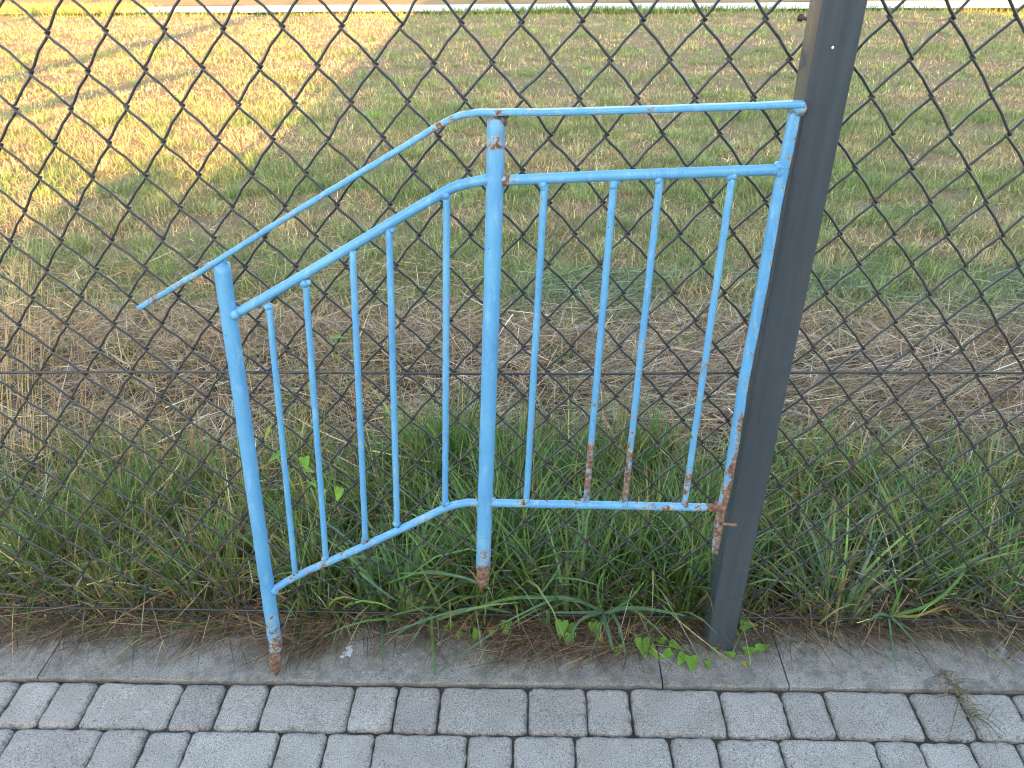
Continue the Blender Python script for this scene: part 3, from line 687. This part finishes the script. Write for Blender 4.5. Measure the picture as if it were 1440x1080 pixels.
tag(build_blades('dry_stalk_clump', t5, M_STRAW, origin=(-.7, .3, ZG)), 'short brown seed stalks between the tall straw clump and the left railing leg', 'dry plant')
t6 = []
for x in (690, 728, 825, 842, 858): stalks(t6, (x - 4, x + 4), 1, .4, (460, 540), 680, (.40, .29, .16))
tag(build_blades('dry_stalk_clump', t6, M_STRAW, origin=(0, .4, ZG)), 'thin pale stalks behind the railing just right of the middle leg', 'dry plant')
# weed in the paver joint at right
t7 = []
c0 = onZ(1352, 985, ZP)
for _ in range(70):
    a = c0 + np.array([random.gauss(0, .006) + .0, random.uniform(-.04, .06), .002]); a[0] += (a[1] - c0[1]) * -.18
    b = a + np.array([random.gauss(0, .025), random.gauss(-.012, .022), random.uniform(.001, .014)])
    ribbon(t7, [a, (a + b) / 2 + np.array([0, 0, .008]), b], random.uniform(.0008, .0016), random.choice([(.22, .15, .08), (.16, .10, .06), (.30, .22, .13), (.10, .13, .05)]))
tag(build_blades('joint_weed', t7, M_STRAW, origin=c0), 'small withered weed growing in a paver joint at right', 'weed')

# heart / arrow shaped bindweed leaves on thin stems
LEAF = [(0, 0), (.16, -.16), (.34, -.22), (.42, -.05), (.36, .2), (.26, .45), (.12, .78), (0, 1.0)]
def leaf(parts, c, size, az, pitch, col):
    """c: base point; the leaf blade points along azimuth az with elevation pitch"""
    d = np.array([math.cos(az) * math.cos(pitch), math.sin(az) * math.cos(pitch), math.sin(pitch)])
    s_ = np.cross(d, [0, 0, 1.]); s_ /= np.linalg.norm(s_); n = np.cross(s_, d)
    vs_ = []; fold = random.uniform(.1, .35); cu = random.uniform(-.25, .1)
    for x, y in LEAF: vs_.append(c + size * (d * y + n * (cu * y * y)))                      # midrib copy
    for sg in (-1, 1):
        for x, y in LEAF: vs_.append(c + size * (d * y + s_ * x * sg + n * (fold * x + cu * max(y, 0) ** 2 + random.gauss(0, .015))))
    k = len(LEAF); F = []
    for sg in (1, 2):
        for i in range(k - 1):
            q = (i, i + 1, sg * k + i + 1, sg * k + i); F.append(q if sg == 1 else q[::-1])
    vs_ = np.array(vs_); vs_[:2] = vs_[0]
    parts.append((vs_, np.array(F), np.repeat(np.array([np.array(col) * random.uniform(.85, 1.15)]), len(vs_), 0)))
LG = (.20, .38, .05); LY = (.50, .34, .05); LP = (.42, .28, .16)
def bindweed(label, items, stems):
    root = empty('bindweed', items[0][0], label, 'weed', 'bindweed along the fence')
    p = []
    for c, size, az, pitch, col in items: leaf(p, c, size, math.radians(az), math.radians(pitch), col)
    build_blades('leaves', p, M_LEAF, root)
    st = MB()
    for P in stems: st.tube(smoothline(P, 2), .0008, n=5)
    st.build('stem', plain('bindweed_stem', (.20, .22, .07)), root)
def K(x, y, h=.01): return onZ(x, y, ZG + h)
bindweed('bright green arrow-shaped bindweed leaves on the kerb below the star of grass',
    [(K(790, 876, .03), .030, -100, -35, LG), (K(800, 880, .02), .026, -80, -25, LG), (K(802, 893, .014), .026, -95, -20, LG), (K(835, 878, .02), .026, -85, -45, LG), (K(843, 895, .012), .016, -60, -20, LY), (K(762, 843, .035), .016, -40, 0, LY)],
    [[K(770, 862, .02), K(790, 874, .035), K(804, 885, .015), K(840, 880, .012)]])
bindweed('small green and yellow bindweed leaves on the kerb left of the centre leg',
    [(K(635, 878, .02), .020, -150, -15, LG), (K(646, 890, .012), .014, -100, -15, LG), (K(652, 880, .016), .012, -60, -10, LP), (K(672, 888, .014), .022, -120, -20, LG), (K(690, 884, .016), .018, -80, -10, LY), (K(712, 876, .02), .026, -95, -40, LG), (K(546, 858, .03), .012, -90, -20, LY), (K(545, 866, .02), .013, -80, -40, LG), (K(684, 925, .003), .009, -70, 0, LG), (K(700, 905, .004), .010, -50, 0, LG)],
    [[K(620, 872, .012), K(650, 882, .015), K(690, 884, .01), K(715, 876, .015)]])
bindweed('bindweed trailing over the kerb at the foot of the fence post',
    [(K(903, 902, .016), .034, -85, -20, LG), (K(868, 910, .008), .022, -85, -25, LG), (K(915, 912, .01), .024, -55, -10, LG), (K(932, 902, .012), .022, 150, -10, LG), (K(945, 905, .01), .022, -30, -10, LG), (K(942, 918, .008), .022, 200, -10, LG), (K(962, 922, .008), .024, -130, -10, LG), (K(972, 926, .008), .030, -90, -15, LG), (K(955, 893, .012), .014, 90, 0, LG), (K(994, 930, .006), .016, -70, -10, LG), (K(1003, 914, .012), .014, 40, 0, LG),
     (K(1036, 890, .02), .016, 180, 0, LG), (K(1045, 884, .02), .016, 60, 10, LG), (K(1052, 880, .02), .020, 0, 10, LG), (K(1045, 876, .024), .015, 100, 10, LG), (K(1030, 922, .006), .018, 150, 0, LG), (K(1050, 916, .01), .024, 10, 5, LG), (K(1068, 912, .01), .022, 20, 5, LG), (K(1045, 932, .004), .010, -60, 0, LY), (K(1052, 934, .004), .008, -20, 0, LG), (K(882, 905, .006), .01, -60, 0, LY)],
    [[K(860, 905, .006), K(905, 905, .012), K(950, 910, .008), K(1000, 925, .006), K(1040, 923, .005), K(1075, 912, .008)], [K(1030, 918, .006), K(1040, 895, .015), K(1050, 880, .02)]])
def Yp(x, y, Y=-.008): return onY(x, y, Y)
bindweed('bindweed climbing the mesh behind the left balusters',
    [(Yp(392, 640), .022, 200, -25, LG), (Yp(428, 645), .02, -70, -50, LG), (Yp(430, 660), .016, -10, -20, (.3, .36, .06)), (Yp(380, 605), .018, -150, -50, (.36, .36, .06)), (Yp(478, 688), .022, -110, -60, LG), (Yp(452, 690), .018, -80, -70, (.28, .34, .06)), (Yp(440, 678), .012, -40, -40, LG), (Yp(478, 474), .016, -150, 10, LG), (Yp(438, 540), .014, -100, -50, (.3, .34, .06)), (Yp(474, 500), .012, -60, -20, (.32, .3, .1))],
    [[Yp(425, 780), Yp(452, 700), Yp(430, 655), Yp(392, 620)], [Yp(470, 720), Yp(474, 690), Yp(450, 600), Yp(474, 480)]])

# ------------------------------------------------------------------ small things
mb = MB(); c = onZ(489, 917, ZG + .0008)
for _ in range(26): mb.blob(c + np.array([random.gauss(0, .0042), random.gauss(0, .0065), 0]), (random.uniform(.0015, .004), random.uniform(.0015, .004), .0006))
tag(mb.build('white_splash', plain('chalky_white', (.62, .64, .64), .9), origin=c), 'small white splash on the kerb right of the left railing leg', 'stain')
mb = MB(); c = onZ(1126, 25, ZG + .03)
mb.blob(c, (.035, .03, .035), n=10, rough=.2); mb.tube([c, c + np.array([.09, .01, -.015])], .018, n=8)
tag(mb.build('black_scrap', plain('black_plastic', (.008, .008, .008)), origin=c), 'small black scrap lying on the far grass beside the fence post', 'litter')

# ------------------------------------------------------------------ what stands behind the viewer and casts the long shadow
M_WALL = plain('pale_render', (.62, .58, .50), .9); M_ROOF = plain('brown_roof', (.16, .10, .08), .8); M_FR = plain('white_frame', (.7, .7, .7), .5)
M_GL, gt, gp = mat('window_glass'); gp.inputs['Base Color'].default_value = (.03, .035, .04, 1); gp.inputs['Roughness'].default_value = .06
house = empty('house', (3 / S, -6.0 / S, ZG), 'pale rendered house with a lean-to roof facing the fence across the pavement', 'house')
def hx(o): return o
HY = -6.0; GZ = ZG * S; XL, XR = -1.93, 9.5
top = lambda x: GZ + 5.75 - .27 * (x + 1.93)
mb = MB()
ws = [(.2, 1.7), (3.6, 5.0), (6.8, 8.0)]; zs = (GZ + 1.0, GZ + 2.2); dr = (2.2, 3.2)
cuts = sorted([XL, XR] + [v for q in ws for v in q] + list(dr))
for a, b in zip(cuts[:-1], cuts[1:]):
    isw = (a, b) in ws; isd = (a, b) == dr
    segs = [(GZ, zs[0]), (zs[1], None)] if isw else ([(GZ + 2.1, None)] if isd else [(GZ, None)])
    for z0, z1 in segs:
        za, zb = (top(a), top(b)) if z1 is None else (z1, z1)
        mb.add([(a, HY, z0), (b, HY, z0), (b, HY, zb), (a, HY, za), (a, HY - .3, z0), (b, HY - .3, z0), (b, HY - .3, zb), (a, HY - .3, za)], [(3, 2, 1, 0), (4, 5, 6, 7), (0, 1, 5, 4), (2, 3, 7, 6), (0, 4, 7, 3), (1, 2, 6, 5)])
for xx, s_ in ((XL, 1), (XR, -1)):
    a, b = (xx, xx + .3) if s_ > 0 else (xx - .3, xx)
    mb.add([(a, HY - 7, GZ), (b, HY - 7, GZ), (b, HY - .3, GZ), (a, HY - .3, GZ), (a, HY - 7, top(a)), (b, HY - 7, top(b)), (b, HY - .3, top(b)), (a, HY - .3, top(a))], [(0, 1, 2, 3), (7, 6, 5, 4), (0, 4, 5, 1), (1, 5, 6, 2), (2, 6, 7, 3), (3, 7, 4, 0)])
mb.add([(XL, HY - 7.3, GZ), (XR, HY - 7.3, GZ), (XR, HY - 7.3, top(XR)), (XL, HY - 7.3, top(XL)), (XL, HY - 7, GZ), (XR, HY - 7, GZ), (XR, HY - 7, top(XR)), (XL, HY - 7, top(XL))], [(0, 1, 2, 3), (7, 6, 5, 4), (0, 4, 5, 1), (1, 5, 6, 2), (2, 6, 7, 3), (3, 7, 4, 0)])
mb.build('wall', M_WALL, house, scale=1, smooth=False)
mb = MB(); a, b = XL - .04, XR + .3
mb.add([(a, HY + .02, top(a)), (b, HY + .02, top(b)), (b, HY - 7.4, top(b)), (a, HY - 7.4, top(a))] + [(a, HY + .02, top(a) + .18), (b, HY + .02, top(b) + .18), (b, HY - 7.4, top(b) + .18), (a, HY - 7.4, top(a) + .18)], [(3, 2, 1, 0), (4, 5, 6, 7), (0, 1, 5, 4), (1, 2, 6, 5), (2, 3, 7, 6), (3, 0, 4, 7)])
mb.build('roof', M_ROOF, house, scale=1, smooth=False)
for a, b in ws:
    f = MB()
    for q in ((a, b, zs[0], zs[0] + .07), (a, b, zs[1] - .07, zs[1]), (a, a + .07, zs[0] + .07, zs[1] - .07), (b - .07, b, zs[0] + .07, zs[1] - .07), ((a + b) / 2 - .03, (a + b) / 2 + .03, zs[0] + .07, zs[1] - .07)):
        f.box(q[0], q[1], HY - .16, HY - .08, q[2], q[3])
    fo = f.build('window', M_FR, house, scale=1, smooth=False)
    g = MB(); g.box(a + .05, b - .05, HY - .135, HY - .115, zs[0] + .05, zs[1] - .05); po = g.build('pane', M_GL, house, scale=1, smooth=False); po.parent = fo; po.location = (0, 0, 0)
d = MB(); d.box(dr[0] + .005, dr[1] - .005, HY - .18, HY - .12, GZ, GZ + 2.095); do = d.build('door', M_ROOF, house, scale=1, smooth=False)
d = MB(); d.tube([(dr[0] + .12, HY - .09, GZ + 1.0), (dr[0] + .25, HY - .09, GZ + 1.0)], .012); d.tube([(dr[0] + .13, HY - .125, GZ + 1.0), (dr[0] + .13, HY - .085, GZ + 1.0)], .01)
ho = d.build('handle', M_FR, house, scale=1); ho.parent = do; ho.location = (0, 0, 0)
# added unseen shadow casters: pole and a hedge, left of the house
pole = empty('shadow_pole', (-8.2 / S, -6.0 / S, ZG), 'added unseen pole with a slanting strut left of the house', 'pole')
M_WOOD = plain('pole_wood', (.14, .10, .07), .9)
mb = MB(); mb.tube([(-8.2, -6.2, GZ), (-8.2, -6.2, GZ + 7.0)], [.14, .10], n=12); mb.build('shaft', M_WOOD, pole, scale=1)
mb = MB(); mb.tube([(-4.1 , -6.0, GZ + 4.12), (-8.2, -6.05, GZ + .4)][::-1], [.15, .12], n=10); mb.build('streak_caster', M_WOOD, pole, scale=1)  # slanted bar added to cast the thin streak on the field
mb = MB(); mb.tube([(-8.2, -6.1, GZ + 1.0), (-3.55, -6.05, GZ + 2.86)], [.22, .05], n=10); mb.build('streak_caster', M_WOOD, pole, scale=1)  # tapered bar invented to cast the wedge-shaped shadow
shade_hedge = []
def bush(cx, cy, w_, d_, h_, N):
    u = rng.normal(0, 1, (N, 3)); u /= np.linalg.norm(u, axis=1)[:, None]; rr = rng.uniform(.72, 1.02, N) ** .6
    lump = 1 + .16 * np.sin(u[:, 0] * 7 + cx) * np.sin(u[:, 2] * 8 + cy)
    p = np.stack([cx + w_ * u[:, 0] * rr * lump, cy + d_ * u[:, 1] * rr * lump, GZ + h_ * .48 + h_ * .5 * u[:, 2] * rr * lump], 1) / S
    shade_hedge.append(blades(p, rng.uniform(0, 6.28, N), rng.uniform(.2, 1.6, N), rng.normal(.4, .4, N), rng.uniform(.05, .1, N), rng.uniform(.03, .05, N), palette(N, [(.05, .09, .025), (.07, .12, .03), (.04, .07, .02)], [1, 1, 1]), nseg=2))
bush(-2.35, -5.2, .75, .7, 1.9, 5500); bush(-3.4, -5.2, .9, .7, 1.78, 6000); bush(-4.7, -5.2, 1.0, .7, 1.85, 5500)  # bush heights set so their shadow forms the lit patch's near edge
bush(-6.0, -5.2, 1.0, .7, 1.8, 5000)
tag(build_blades('shade_hedge', shade_hedge, M_GRASS, origin=(-4.4 / S, -5.2 / S, ZG)), 'unseen added hedge beside the left end of the house', 'shade_hedge')
